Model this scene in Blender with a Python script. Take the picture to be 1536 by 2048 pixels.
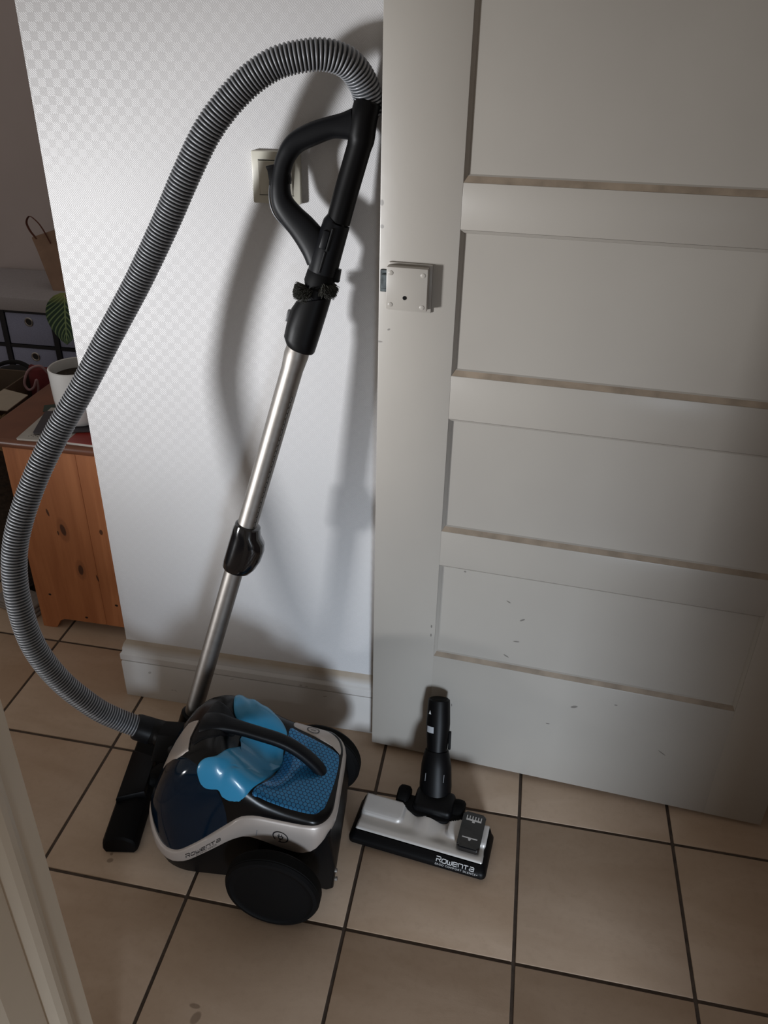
import bpy, bmesh, math, random
from mathutils import Vector, Matrix
random.seed(7)
for _o in list(bpy.data.objects): bpy.data.objects.remove(_o)
S = bpy.context.scene
COL = S.collection
PI = math.pi

# ------------------------------------------------------------------ camera
cd = bpy.data.cameras.new('camera'); cam = bpy.data.objects.new('camera', cd); COL.objects.link(cam)
cam.matrix_world = Matrix(((0.97959684, -0.10107395, 0.17370690, 1.2182),
                           (0.20092865, 0.47445734, -0.85704020, -1.9447),
                           (0.00420793, 0.87445657, 0.48508556, 1.5835),
                           (0, 0, 0, 1)))
cd.sensor_fit = 'AUTO'; cd.sensor_width = 36.0
cd.lens = 1623.0967 / 2048 * 36
cd.shift_x = 47.88 / 2048; cd.shift_y = -84.07 / 2048
cd.clip_start = 0.02
S.camera = cam
# ------------------------------------------------------------------ world, light, exposure
w = bpy.data.worlds.new('world'); S.world = w; w.use_nodes = True
bg = w.node_tree.nodes['Background']; bg.inputs[0].default_value = (1.0, 0.90, 0.80, 1); bg.inputs[1].default_value = 0.23
def area(name, loc, target, sx, sy, power, col, spread=180):
    l = bpy.data.lights.new(name, 'AREA'); l.shape = 'RECTANGLE'; l.size = sx; l.size_y = sy; l.energy = power; l.color = col
    l.spread = math.radians(spread)
    o = bpy.data.objects.new(name, l); COL.objects.link(o); o.location = loc
    o.rotation_euler = (Vector(target) - Vector(loc)).to_track_quat('-Z', 'Y').to_euler(); return o
area('window_light', (-3.35, -4.05, 0.35), (0.70, -0.475, 1.13), 0.50, 0.70, 4.3, (0.97, 0.98, 1.0), 18)    # low sunlit glazing of the room on the left
area('hall_window_light', (2.2, -4.3, 0.55), (1.2, -0.60, 0.05), 0.55, 0.8, 3.7, (0.76, 0.87, 1.0), 32)     # glazed door behind the photographer
S.view_settings.view_transform = 'Standard'; S.view_settings.look = 'None'
S.view_settings.gamma = 1.0; S.view_settings.use_curve_mapping = False
S.view_settings.exposure = 0.0

# ------------------------------------------------------------------ helpers: objects
def tag(o, label=None, cat=None, group=None, kind=None):
    if label: o['label'] = label
    if cat: o['category'] = cat
    if group: o['group'] = group
    if kind: o['kind'] = kind
    return o
def thing(name, label, cat, loc=(0, 0, 0), rz=0.0, group=None):
    o = bpy.data.objects.new(name, None); COL.objects.link(o); o.empty_display_size = 0.05
    o.location = loc; o.rotation_euler = (0, 0, rz); return tag(o, label, cat, group)
def mat_of(o):
    M = Matrix.Translation(o.location) @ o.rotation_euler.to_matrix().to_4x4()
    return mat_of(o.parent) @ M if o.parent else M
def obj(name, bm, mats, parent=None, world=False, smooth=True, angle=35):
    """link a bmesh as one object; world=True: the coordinates are world ones"""
    if world and parent is not None: bm.transform(mat_of(parent).inverted())
    bmesh.ops.recalc_face_normals(bm, faces=bm.faces)
    me = bpy.data.meshes.new(name); bm.to_mesh(me); bm.free()
    for m in (mats if isinstance(mats, (list, tuple)) else [mats]): me.materials.append(m)
    if smooth:
        for p in me.polygons: p.use_smooth = True
        me.set_sharp_from_angle(angle=math.radians(angle))
    o = bpy.data.objects.new(name, me); COL.objects.link(o)
    if parent is not None: o.parent = parent
    return o
def copy_obj(o, parent=None):
    c = o.copy(); COL.objects.link(c)
    if parent is not None: c.parent = parent
    return c
# ------------------------------------------------------------------ helpers: shapes
def B(): return bmesh.new()
def box(bm, lo, hi, bev=0.0, seg=2, M=None, mi=0):
    r = bmesh.ops.create_cube(bm, size=1.0); vs = r['verts']
    for v in vs:
        v.co = Vector([lo[i] + (v.co[i] + .5) * (hi[i] - lo[i]) for i in range(3)])
    fs = set(f for v in vs for f in v.link_faces)
    for f in fs: f.material_index = mi
    if bev > 0:
        es = list(set(e for v in vs for e in v.link_edges))
        rr = bmesh.ops.bevel(bm, geom=es, offset=bev, segments=seg, profile=.5, affect='EDGES')
        vs = list(set(v for f in rr['faces'] for v in f.verts) | set(v for v in vs if v.is_valid))
    if M is not None:
        for v in vs: v.co = M @ v.co
    return bm
def loft(bm, rings, closed=True, caps=True, mi=0):
    vr = [[bm.verts.new(p) for p in r] for r in rings]; n = len(vr[0])
    for a, b in zip(vr, vr[1:]):
        for i in range(n if closed else n - 1):
            j = (i + 1) % n
            f = bm.faces.new((a[i], a[j], b[j], b[i])); f.material_index = mi
    if caps and closed:
        for r in (vr[0], vr[-1]):
            f = bm.faces.new(r); f.material_index = mi
    return vr
def prism(bm, poly, z0, z1, bev=0.0, M=None, seg=2, mi=0):
    """polygon in xy extruded along z"""
    lo = [bm.verts.new((x, y, z0)) for x, y in poly]; hi = [bm.verts.new((x, y, z1)) for x, y in poly]; n = len(poly)
    fs = [bm.faces.new(lo[::-1]), bm.faces.new(hi)]
    for i in range(n): fs.append(bm.faces.new((lo[i], lo[(i + 1) % n], hi[(i + 1) % n], hi[i])))
    for f in fs: f.material_index = mi
    vs = lo + hi
    if bev > 0:
        es = list(set(fs[0].edges) | set(fs[1].edges))
        rr = bmesh.ops.bevel(bm, geom=es, offset=bev, segments=seg, profile=.5, affect='EDGES')
        vs = list(set(v for f in rr['faces'] for v in f.verts) | set(v for v in vs if v.is_valid))
    if M is not None:
        for v in vs: v.co = M @ v.co
    return bm
def catmull(pts, n=8):
    P = [Vector(p) for p in pts]; P = [P[0] * 2 - P[1]] + P + [P[-1] * 2 - P[-2]]; out = []
    for i in range(1, len(P) - 2):
        a, b, c, d = P[i - 1:i + 3]
        for k in range(n):
            t = k / n
            out.append(.5 * ((2 * b) + (c - a) * t + (2 * a - 5 * b + 4 * c - d) * t * t + (3 * b - a - 3 * c + d) * t ** 3))
    out.append(P[-2]); return out
def resample(P, step):
    L = [0.0]
    for a, b in zip(P, P[1:]): L.append(L[-1] + (b - a).length)
    n = max(2, int(round(L[-1] / step))); out = []; k = 0
    for i in range(n + 1):
        s = L[-1] * i / n
        while k < len(L) - 2 and L[k + 1] < s: k += 1
        t = (s - L[k]) / max(1e-9, L[k + 1] - L[k]); out.append(P[k].lerp(P[k + 1], min(1, t)))
    return out
def frames(P, up=None):
    T = []
    for i in range(len(P)):
        a = P[max(0, i - 1)]; b = P[min(len(P) - 1, i + 1)]; T.append((b - a).normalized())
    u = Vector(up) if up is not None else (Vector((0, 0, 1)) if abs(T[0].z) < .9 else Vector((1, 0, 0)))
    u = (u - T[0] * u.dot(T[0])).normalized(); F = []
    for t in T:
        if up is not None: u = Vector(up)
        u = (u - t * u.dot(t)).normalized(); F.append((t, u, t.cross(u)))
    return F
def tube(bm, P, rad, seg=20, up=None, caps=True, mi=0, expo=2.0):
    """rad: number, list of numbers or list of (ru, rv); u follows 'up'"""
    P = [Vector(p) for p in P]; F = frames(P, up); rings = []
    for i, p in enumerate(P):
        r = rad[i] if isinstance(rad, list) else rad
        ru, rv = r if isinstance(r, tuple) else (r, r); t, u, v = F[i]; ring = []
        for k in range(seg):
            a = 2 * PI * k / seg; c, s = math.cos(a), math.sin(a)
            c = math.copysign(abs(c) ** (2 / expo), c); s = math.copysign(abs(s) ** (2 / expo), s)
            ring.append(p + u * (ru * c) + v * (rv * s))
        rings.append(ring)
    return loft(bm, rings, True, caps, mi)
def lathe(bm, prof, seg=32, M=None, mi=0, capends=True):
    rings = []
    for r, z in prof:
        ring = [Vector((max(r, 1e-5) * math.cos(2 * PI * k / seg), max(r, 1e-5) * math.sin(2 * PI * k / seg), z)) for k in range(seg)]
        rings.append([M @ p for p in ring] if M is not None else ring)
    return loft(bm, rings, True, capends, mi)
def text_bm(body, size, fn, extrude=0.0, sx=1.0, spacing=1.0, align='LEFT', shear=0.0):
    """lettering mapped by fn(u, v) -> point; flat letters, subdivided so that they follow curved surfaces"""
    c = bpy.data.curves.new('t', 'FONT'); c.body = body; c.size = size; c.align_x = align; c.space_character = spacing; c.shear = shear
    c.resolution_u = 3
    o = bpy.data.objects.new('t', c); COL.objects.link(o)
    me = bpy.data.meshes.new_from_object(o.evaluated_get(bpy.context.evaluated_depsgraph_get()))
    bm = B(); bm.from_mesh(me); bpy.data.objects.remove(o); bpy.data.curves.remove(c); bpy.data.meshes.remove(me)
    bmesh.ops.triangulate(bm, faces=bm.faces)
    for v in bm.verts: v.co = Vector(fn(v.co.x * sx, v.co.y))
    return bm
def frame_M(p, x, z):
    """matrix with origin p, x axis x, z axis z"""
    z = Vector(z).normalized(); x = Vector(x); x = (x - z * x.dot(z)).normalized(); y = z.cross(x)
    return Matrix(((x.x, y.x, z.x, p[0]), (x.y, y.y, z.y, p[1]), (x.z, y.z, z.z, p[2]), (0, 0, 0, 1)))
def itp(t, x):
    if x <= t[0][0]: return t[0][1]
    for (a, b), (c, d) in zip(t, t[1:]):
        if x <= c: return b + (d - b) * (x - a) / (c - a)
    return t[-1][1]
def smooth_table(t, n=60):
    x0, x1 = t[0][0], t[-1][0]; xs = [x0 + (x1 - x0) * i / n for i in range(n + 1)]; ys = [itp(t, x) for x in xs]
    for _ in range(2): ys = [ys[0]] + [(ys[i - 1] + 2 * ys[i] + ys[i + 1]) / 4 for i in range(1, n)] + [ys[-1]]
    return list(zip(xs, ys))
def sst(a, b, x):
    t = max(0.0, min(1.0, (x - a) / (b - a))); return t * t * (3 - 2 * t)

# ------------------------------------------------------------------ helpers: materials
class NT:
    def __init__(s, m): s.t = m.node_tree; s.b = s.t.nodes['Principled BSDF']
    def n(s, typ, **kw):
        nd = s.t.nodes.new(typ)
        for k, v in kw.items():
            if k in ('i',):
                for kk, vv in v.items(): s.put(nd.inputs[kk], vv)
            else: setattr(nd, k, v)
        return nd
    def put(s, sock, v):
        if hasattr(v, 'is_linked') or hasattr(v, 'links'): s.t.links.new(v, sock)
        else: sock.default_value = v
    def m(s, op, a, b=0.0, c=0.0):
        nd = s.t.nodes.new('ShaderNodeMath'); nd.operation = op
        for k, v in enumerate((a, b, c)): s.put(nd.inputs[k], v)
        return nd.outputs[0]
    def vm(s, op, a, b=(0, 0, 0)):
        nd = s.t.nodes.new('ShaderNodeVectorMath'); nd.operation = op; s.put(nd.inputs[0], a); s.put(nd.inputs[1], b); return nd.outputs[0]
    def co(s): return s.n('ShaderNodeTexCoord').outputs['Object']
    def xyz(s, v):
        nd = s.n('ShaderNodeSeparateXYZ', i={0: v}); return nd.outputs[0], nd.outputs[1], nd.outputs[2]
    def noise(s, scale, detail=4, vec=None, rough=.5, dist=0.0):
        nd = s.n('ShaderNodeTexNoise'); nd.inputs['Scale'].default_value = scale; nd.inputs['Detail'].default_value = detail
        nd.inputs['Roughness'].default_value = rough; nd.inputs['Distortion'].default_value = dist
        s.t.links.new(vec if vec is not None else s.co(), nd.inputs['Vector']); return nd.outputs[0]
    def mix(s, f, a, b):
        nd = s.n('ShaderNodeMix', data_type='RGBA'); s.put(nd.inputs[0], f)
        for k, v in ((6, a), (7, b)): s.put(nd.inputs[k], (*v, 1) if isinstance(v, tuple) and len(v) == 3 else v)
        return nd.outputs[2]
    def ramp(s, f, lo, hi): return s.n('ShaderNodeMapRange', i={0: f, 1: lo, 2: hi}).outputs[0]
    def bump(s, h, strength=.3, dist=.002):
        nd = s.n('ShaderNodeBump'); nd.inputs['Strength'].default_value = strength; nd.inputs['Distance'].default_value = dist
        s.t.links.new(h, nd.inputs['Height']); s.t.links.new(nd.outputs[0], s.b.inputs['Normal'])
    def spots(s, a, b, lst):
        """soft elliptic marks at (a, b) positions: list of (ca, cb, ra, rb, angle)"""
        out = None
        for ca, cb, ra, rb, an in lst:
            da = s.m('SUBTRACT', a, ca); db = s.m('SUBTRACT', b, cb); c, sn = math.cos(an), math.sin(an)
            p = s.m('DIVIDE', s.m('ADD', s.m('MULTIPLY', da, c), s.m('MULTIPLY', db, sn)), ra)
            q = s.m('DIVIDE', s.m('SUBTRACT', s.m('MULTIPLY', db, c), s.m('MULTIPLY', da, sn)), rb)
            d = s.m('ADD', s.m('MULTIPLY', p, p), s.m('MULTIPLY', q, q))
            k = s.n('ShaderNodeMapRange', interpolation_type='SMOOTHSTEP', i={0: d, 1: 1.0, 2: .45}).outputs[0]
            out = k if out is None else s.m('MAXIMUM', out, k)
        return out
def mat(name, col=(.5, .5, .5), rough=.5, metal=0.0, coat=0.0, spec=.5, var=0.04, vscale=30, bump=0.0, bscale=400):
    m = bpy.data.materials.new(name); m.use_nodes = True; t = NT(m); b = t.b
    b.inputs['Roughness'].default_value = rough; b.inputs['Metallic'].default_value = metal
    b.inputs['Coat Weight'].default_value = coat; b.inputs['Coat Roughness'].default_value = .08
    b.inputs['Specular IOR Level'].default_value = spec
    n = t.noise(vscale)
    t.put(b.inputs['Base Color'], t.mix(t.ramp(n, .3, .7), tuple(c * (1 - var) for c in col), tuple(min(1, c * (1 + var)) for c in col)))
    if bump > 0: t.bump(t.noise(bscale, 2), bump, .0006)
    return m
black = mat('black_plastic', (.0025, .0025, .003), .44, bump=.05, spec=.17)
black_matte = mat('matte_black_plastic', (.002, .002, .0023), .62, bump=.12, bscale=900, spec=.14)
black_gloss = mat('glossy_black_plastic', (.004, .004, .005), .12, coat=.6)
charcoal = mat('charcoal_plastic', (.0045, .005, .0065), .44, bump=.05, spec=.2)
rubber = mat('black_rubber', (.002, .002, .002), .7, bump=.1, spec=.12)
navy = mat('smoked_blue_container', (.004, .020, .043), .1, coat=.5)
sky = mat('light_blue_plastic', (.03, .26, .47), .33, coat=.35, var=.02)
silver = mat('champagne_silver_plastic', (.47, .415, .375), .42, metal=.35, coat=.25, var=.02)
nozsil = mat('silver_grey_plastic', (.64, .61, .58), .36, metal=.45, coat=.2, var=.02)
nozpad = mat('pale_grey_plastic', (.58, .555, .53), .5, metal=.15, var=.02)
chrome = mat('brushed_steel', (.31, .29, .27), .48, metal=1.0, var=.08, vscale=60)
ridge = mat('grey_hose_ridge', (.27, .28, .30), .48, metal=.25, coat=.1)
groove = mat('dark_hose_groove', (.05, .056, .064), .45)
ink = mat('dark_print', (.01, .01, .012), .5)
white_ink = mat('white_print', (.72, .72, .72), .5)
grey_ink = mat('faint_grey_print', (.15, .15, .16), .5)
bristle = mat('grey_bristle', (.04, .04, .033), .8)

def hex_panel():
    m = bpy.data.materials.new('blue_honeycomb_panel'); m.use_nodes = True; t = NT(m)
    s = .0085; r = (1.0, 1.7320508, 1.0); h = (.5, .8660254, 0.0)
    p = t.vm('ADD', t.vm('MULTIPLY', t.co(), (1 / s, 1 / s, 0)), (100.0, 173.20508, 0))
    a = t.vm('SUBTRACT', t.vm('MODULO', p, r), h); b = t.vm('SUBTRACT', t.vm('MODULO', t.vm('ADD', p, h), r), h)
    def hd(v):
        x, y, z = t.xyz(t.vm('ABSOLUTE', v))
        return t.m('MAXIMUM', x, t.m('ADD', t.m('MULTIPLY', x, .5), t.m('MULTIPLY', y, .8660254)))
    d = t.m('MINIMUM', hd(a), hd(b))
    line = t.ramp(d, .40, .46)
    t.put(t.b.inputs['Base Color'], t.mix(line, (.028, .21, .44), (.005, .035, .10)))
    t.b.inputs['Metallic'].default_value = .55; t.b.inputs['Roughness'].default_value = .34; t.b.inputs['Coat Weight'].default_value = .4
    t.bump(t.m('SUBTRACT', 1.0, line), .6, .0012); return m
hexm = hex_panel()

def wallpaper():
    m = bpy.data.materials.new('white_embossed_wallpaper'); m.use_nodes = True; t = NT(m)
    x, y, z = t.xyz(t.co()); P = .0295
    fx = t.m('PINGPONG', t.m('ADD', x, 10 * P), P / 2); fz = t.m('PINGPONG', t.m('ADD', z, 10 * P), P / 2)
    d = t.m('ADD', fx, fz)
    h = t.m('SINE', t.m('MULTIPLY', d, 2 * PI / .0042))
    hz = t.m('ADD', t.m('MULTIPLY', h, .5), t.m('MULTIPLY', t.noise(220, 3), .9))
    t.put(t.b.inputs['Base Color'], t.mix(t.ramp(t.noise(3), .3, .7), (.615, .61, .615), (.655, .65, .655)))
    t.b.inputs['Roughness'].default_value = .42; t.b.inputs['Specular IOR Level'].default_value = .7
    t.bump(hz, .19, .0009); return m
paper = wallpaper()
plain_wall = mat('dull_grey_painted_wall', (.52, .46, .46), .8, var=.03, vscale=4)
white_paint = mat('white_gloss_paint', (.60, .575, .55), .38, var=.03, vscale=9, bump=.06, bscale=60)

def door_paint():
    m = bpy.data.materials.new('off_white_door_paint'); m.use_nodes = True; t = NT(m)
    x, y, z = t.xyz(t.co())
    sp = t.spots(x, z, [(.292, .505, .006, .0018, -.5), (.325, .463, .007, .0025, .6), (.318, .402, .008, .002, .1), (.545, .283, .004, .002, 0), (.70, 1.452, .02, .004, .55),
                        (.02, 1.085, .0035, .002, .5), (.002, 1.06, .008, .002, 0), (.195, .565, .003, .0025, 0), (.46, .255, .009, .004, .4), (.19, .188, .0015, .005, .1), (.41, .19, .005, .002, 0),
                        (.004, 1.27, .004, .004, 0), (.003, 1.31, .004, .006, 0), (.30, .357, .008, .002, -.5), (.132, .41, .002, .005, 0), (.132, .385, .002, .005, 0), (.66, .17, .012, .0015, -.6)])
    base = t.mix(t.ramp(t.noise(2.2), .35, .65), (.39, .365, .33), (.425, .40, .36))
    t.put(t.b.inputs['Base Color'], t.mix(t.m('MULTIPLY', sp, .75), base, (.12, .11, .10)))
    t.b.inputs['Roughness'].default_value = .34
    t.bump(t.noise(14, 3), .10, .004); return m
doorp = door_paint()
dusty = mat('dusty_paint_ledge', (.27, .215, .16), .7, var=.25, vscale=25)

def tile_mat():
    m = bpy.data.materials.new('beige_stone_tile'); m.use_nodes = True; t = NT(m)
    rnd = t.n('ShaderNodeObjectInfo').outputs['Random']
    geo = t.n('ShaderNodeNewGeometry').outputs['Position']
    off = t.vm('ADD', geo, t.n('ShaderNodeCombineXYZ', i={0: t.m('MULTIPLY', rnd, 9.0), 1: t.m('MULTIPLY', rnd, 5.0), 2: rnd}).outputs[0])
    sc = t.n('ShaderNodeMapping', i={0: off, 3: (1.0, 2.6, 1.0)}).outputs[0]
    n1 = t.noise(4.0, 5, sc, .55, .6); n2 = t.noise(70, 3, off); n3 = t.noise(400, 2, off)
    c = t.mix(t.ramp(n1, .35, .68), (.50, .36, .25), (.60, .455, .335))
    c = t.mix(t.m('MULTIPLY', t.ramp(n2, .5, .75), .22), c, (.39, .265, .18))
    c = t.mix(t.m('MULTIPLY', rnd, .16), c, (.52, .44, .36))
    gx, gy, gz = t.xyz(geo)
    st = t.spots(gx, gy, [(.771, -1.215, .009, .014, -.4), (.762, -1.196, .012, .005, 0), (.473, -.955, .008, .006, .4), (.469, -.940, .004, .004, 0)])
    c = t.mix(t.m('MULTIPLY', st, .55), c, (.12, .07, .04))
    t.put(t.b.inputs['Base Color'], c); t.put(t.b.inputs['Roughness'], t.m('ADD', .42, t.m('MULTIPLY', n2, .2)))
    t.bump(t.m('ADD', t.m('MULTIPLY', n1, 1.0), t.m('MULTIPLY', n3, .12)), .18, .003); return m
tilem = tile_mat()
grout = mat('dark_brown_grout', (.075, .055, .042), .9, var=.3, vscale=40, bump=.5, bscale=300)

# ================================================================== STRUCTURE
T = .333
fl = B(); box(fl, (-2.33, -4.0, -.05), (2.33, 1.45, -.0025)); floor = tag(obj('floor', fl, grout, smooth=False), kind='structure')
tb = B(); box(tb, (-T / 2 + .0035, -T / 2 + .0035, -.012), (T / 2 - .0035, T / 2 - .0035, 0), .0016, 2)
tile0 = None
for i in range(-4, 6):
    for j in range(-4, 8):
        if tile0 is None: tile0 = obj('tile', tb, tilem, floor); o = tile0
        else: o = copy_obj(tile0)
        o.location = ((i + .5) * T, -(j + .5) * T, random.uniform(-.0006, 0))
WC = (.3059, -.4748)
b_ = B(); box(b_, (WC[0], WC[1], 0), (2.06, -.36, 2.55)); tag(obj('wall_back', b_, paper, smooth=False), kind='structure')
b_ = B(); box(b_, (-2.33, 1.40, 0), (2.06, 1.50, 2.55)); tag(obj('wall_far', b_, plain_wall, smooth=False), kind='structure')
b_ = B(); box(b_, (1.96, -2.0, 0), (2.06, -.4748, 2.55)); box(b_, (1.85, -2.12, 0), (2.06, -2.0, 2.55)); tag(obj('wall_right', b_, plain_wall, smooth=False), kind='structure')
b_ = B(); box(b_, (.54, -4.0, 0), (.678, -1.43, 2.55)); tag(obj('wall_left', b_, white_paint, smooth=False), kind='structure')

def skirt_paint():
    m = bpy.data.materials.new('scuffed_skirting_paint'); m.use_nodes = True; t = NT(m); x, y, z = t.xyz(t.co())
    base = t.mix(t.ramp(t.noise(9), .3, .7), (.575, .555, .53), (.615, .59, .565))
    dirt = t.m('MULTIPLY', t.ramp(z, .155, .172), t.m('ADD', .35, t.m('MULTIPLY', t.noise(12), .8)))
    base = t.mix(dirt, base, (.34, .255, .165))
    sp = t.spots(x, z, [(.366, .091, .006, .004, .7), (.423, .041, .004, .002, .2), (.432, .041, .005, .0015, -.4), (.594, .113, .008, .0015, .4), (.775, .128, .004, .003, 0), (.790, .127, .004, .002, 0), (.837, .103, .006, .002, .3)])
    t.put(t.b.inputs['Base Color'], t.mix(t.m('MULTIPLY', sp, .4), base, (.10, .08, .06))); t.b.inputs['Roughness'].default_value = .38
    t.bump(t.noise(60, 3), .06, .0006); return m
# skirting board of the wallpapered wall, returned round the corner
SK = [(0, .0), (.016, .0), (.016, .115), (.0145, .1185), (.012, .119), (.012, .123), (.0165, .124), (.0165, .141), (.0145, .1445), (.012, .147), (.0105, .150), (.0105, .158), (.006, .172), (0, .181)]
def sweep_xy(bm, path, prof, mi=0):
    n = len(path); rings = []
    for i, (x, y) in enumerate(path):
        d = []
        if i > 0: d.append((Vector(path[i]) - Vector(path[i - 1])).normalized())
        if i < n - 1: d.append((Vector(path[i + 1]) - Vector(path[i])).normalized())
        nn = [Vector((-v.y, v.x)) for v in d]
        q = nn[0] if len(nn) == 1 else (nn[0] + nn[1]) / (1 + nn[0].dot(nn[1]))
        rings.append([Vector((x + q.x * a, y + q.y * a, z)) for a, z in prof])
    return loft(bm, rings, True, True, mi)
b_ = B(); sweep_xy(b_, [(WC[0], -.36), (WC[0], WC[1]), (1.955, WC[1])][::-1], SK)
tag(obj('baseboard_back', b_, skirt_paint(), angle=25), kind='structure')
# grimy top edge of the skirting
# casing of the doorway the photographer stands in (front left)
CP = [(0, 0), (.0, .012), (.004, .018), (.03, .021), (.036, .026), (.043, .032), (.051, .034), (.058, .031), (.063, .024), (.066, .021), (.069, .025), (.074, .026), (.110, .028), (.118, .020), (.12, 0)]
b_ = B()
loft(b_, [[Vector((.678 + d, -1.368 - a * 1.3, z)) for a, d in CP] for z in (0.0, 2.3)], True, True)
box(b_, (.54, -1.43, 0), (.678, -1.368, 2.3))
tag(obj('trim_1', b_, mat('cream_gloss_paint', (.80, .70, .56), .35, var=.04, vscale=6, bump=.08, bscale=40), angle=20), kind='structure')

# ------------------------------------------------------------------ door
DL = Vector((.9643, -.5292, 0)); du = (Vector((1.8604, -.5866, 0)) - DL).normalized()
door = bpy.data.objects.new('door_1', None); COL.objects.link(door); door.location = (DL.x, DL.y, 0); door.rotation_euler = (0, 0, math.atan2(du.y, du.x))
tag(door, kind='structure')
# local: x along the door, y = 0 front face (front = -y), z up
TH = .038; W = .8984; ROWS = [(.327, .577), (.6627, .918), (1.0066, 1.2725), (1.3495, 1.93)]; X0, X1 = .141, .777
def plank(name, lo, hi): b = B(); box(b, lo, hi, .0015, 2); return obj(name, b, doorp, door)
plank('stile', (0, 0, .012), (X0, TH, 2.04)); plank('stile', (X1, 0, .012), (W, TH, 2.04))
zz = [.012] + [z for r in ROWS for z in r] + [2.04]
for k in range(0, len(zz), 2): plank('rail', (X0 - .001, .0004, zz[k]), (X1 + .001, TH - .0004, zz[k + 1]))
for z0, z1 in ROWS:
    b = B(); D = .009; I = .010
    o_ = [(X0, 0.0008, z0), (X1, 0.0008, z0), (X1, 0.0008, z1), (X0, 0.0008, z1)]
    m_ = [(X0 + I * .5, D * .7, z0 + I * 1.0), (X1 - I * .5, D * .7, z0 + I * 1.0), (X1 - I * .5, D * .7, z1 - I * .55), (X0 + I * .5, D * .7, z1 - I * .55)]
    i_ = [(X0 + I * .65, D, z0 + I * 1.25), (X1 - I * .65, D, z0 + I * 1.25), (X1 - I * .65, D, z1 - I * .7), (X0 + I * .65, D, z1 - I * .7)]
    k_ = [(X0, TH - .006, z0), (X1, TH - .006, z0), (X1, TH - .006, z1), (X0, TH - .006, z1)]
    vr = loft(b, [[Vector(p) for p in r] for r in (k_, o_, m_, i_)], True, True)
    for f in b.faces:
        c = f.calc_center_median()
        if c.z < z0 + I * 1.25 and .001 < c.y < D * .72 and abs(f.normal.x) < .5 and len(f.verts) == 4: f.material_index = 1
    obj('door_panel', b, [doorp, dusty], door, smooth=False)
# surface-mounted lock
lk = B(); box(lk, (.0185, -.022, 1.131), (.0925, 0.001, 1.207), .0015, 2)
box(lk, (.0185, -.005, 1.124), (.0975, 0.001, 1.211), .0015, 2)
lock = obj('rim_lock', lk, doorp, door)
for a, c in ((.0265, 1.1965), (.084, 1.1955), (.0265, 1.1395), (.084, 1.1385)):
    b = B(); lathe(b, [(.0001, 0), (.0042, 0), (.0042, .0012), (.0036, .0015), (.0001, .0015)], 14, frame_M((a, -.0215, c), (1, 0, 0), (0, -1, 0))); obj('screw', b, doorp, lock)
b = B(); lathe(b, [(.0001, 0), (.0036, 0), (.0036, .0006), (.0001, .0006)], 16, frame_M((.0525, -.0222, 1.1535), (1, 0, 0), (0, -1, 0))); obj('keyhole', b, black_matte, lock)
b = B(); box(b, (.006, -.010, 1.163), (.02, 0.001, 1.190), .002, 1); box(b, (.003, -.004, 1.156), (.019, .001, 1.196), .001, 1); obj('latch_bolt', b, mat('worn_zinc', (.10, .115, .12), .5, metal=.6, var=.5, vscale=90), lock)

# ------------------------------------------------------------------ light switch
sw = thing('light_switch', 'cream square light switch on the wallpapered wall behind the black grip', 'switch', (.767, WC[1], 1.336))
ivory = mat('cream_plastic', (.56, .54, .46), .38)
b = B(); box(b, (-.045, -.012, -.045), (.045, 0, .045), .003, 2); obj('switch_plate', b, ivory, sw)
b = B(); prism(b, [(-.0305, -.029), (.0305, -.029), (.0305, .029), (-.0305, .029)], 0, .004, .001, frame_M((0, -.0118, 0), (1, 0, 0), (0, -1, 0)))
for v in b.verts:
    if v.co.y < -.013: v.co.y -= .003 * (v.co.z / .029)
rk = obj('rocker', b, ivory, sw)
for z0, z1 in ((.0290, .0304), (-.0302, -.0292)): b = B(); box(b, (-.032, -.0126, z0), (.032, -.0116, z1)); obj('rocker_gap', b, ink, sw, smooth=False)

# ================================================================== VACUUM CLEANER
A5 = math.radians(5)
vac = thing('vacuum_cleaner', 'black and blue canister vacuum cleaner with ribbed grey hose and steel wand', 'vacuum cleaner', (.76, -.84, 0), A5)
ZT = smooth_table([(-.212, .13), (-.205, .155), (-.19, .19), (-.16, .255), (-.13, .30), (-.095, .336), (-.06, .350), (-.03, .344), (0, .329), (.03, .298), (.06, .272), (.10, .252), (.15, .238), (.19, .226)])
ZS = smooth_table([(-.212, .12), (-.2, .118), (-.187, .105), (-.162, .088), (-.128, .096), (-.075, .14), (-.022, .192), (.013, .226), (.042, .232), (.078, .226), (.132, .218), (.16, .218), (.19, .215)])
ZB = smooth_table([(-.212, .085), (-.205, .08), (-.19, .065), (-.148, .057), (-.108, .075), (-.058, .115), (-.01, .157), (.021, .174), (.046, .167), (.093, .147), (.129, .136), (.159, .15), (.176, .18), (.19, .185)])
HW = .118
def wid(x):
    if x < -.10: u = min(1, (-.10 - x) / .112); return HW * max(0, 1 - u ** 2.3) ** .5
    if x > .15: u = min(1, (x - .15) / .04); return HW * (.55 + .45 * max(0, 1 - u ** 2) ** .5)
    return HW
def top(x, y, grow=0.0):
    w_ = max(wid(x) + grow, 1e-4); v = max(-1, min(1, y / w_)); a, c = itp(ZS, x), itp(ZT, x)
    z = a + (c - a) * max(0, 1 - abs(v) ** 6) ** (1 / 2.8)
    return z - .042 * math.exp(-(v / .5) ** 2) * sst(-.045, 0, x) * (1 - sst(.05, .11, x))     # hollow under the carrying handle
XS = [-.2119, -.2115, -.210, -.206, -.2, -.19, -.178] + [-.165 + .012 * i for i in range(26)] + [.15, .16, .168, .175, .181, .186, .189, .19]
XS = sorted(set(XS))
NV = 40
def vs_(k): # dense near the edges
    a = PI * k / NV; return -math.cos(a)
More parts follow.
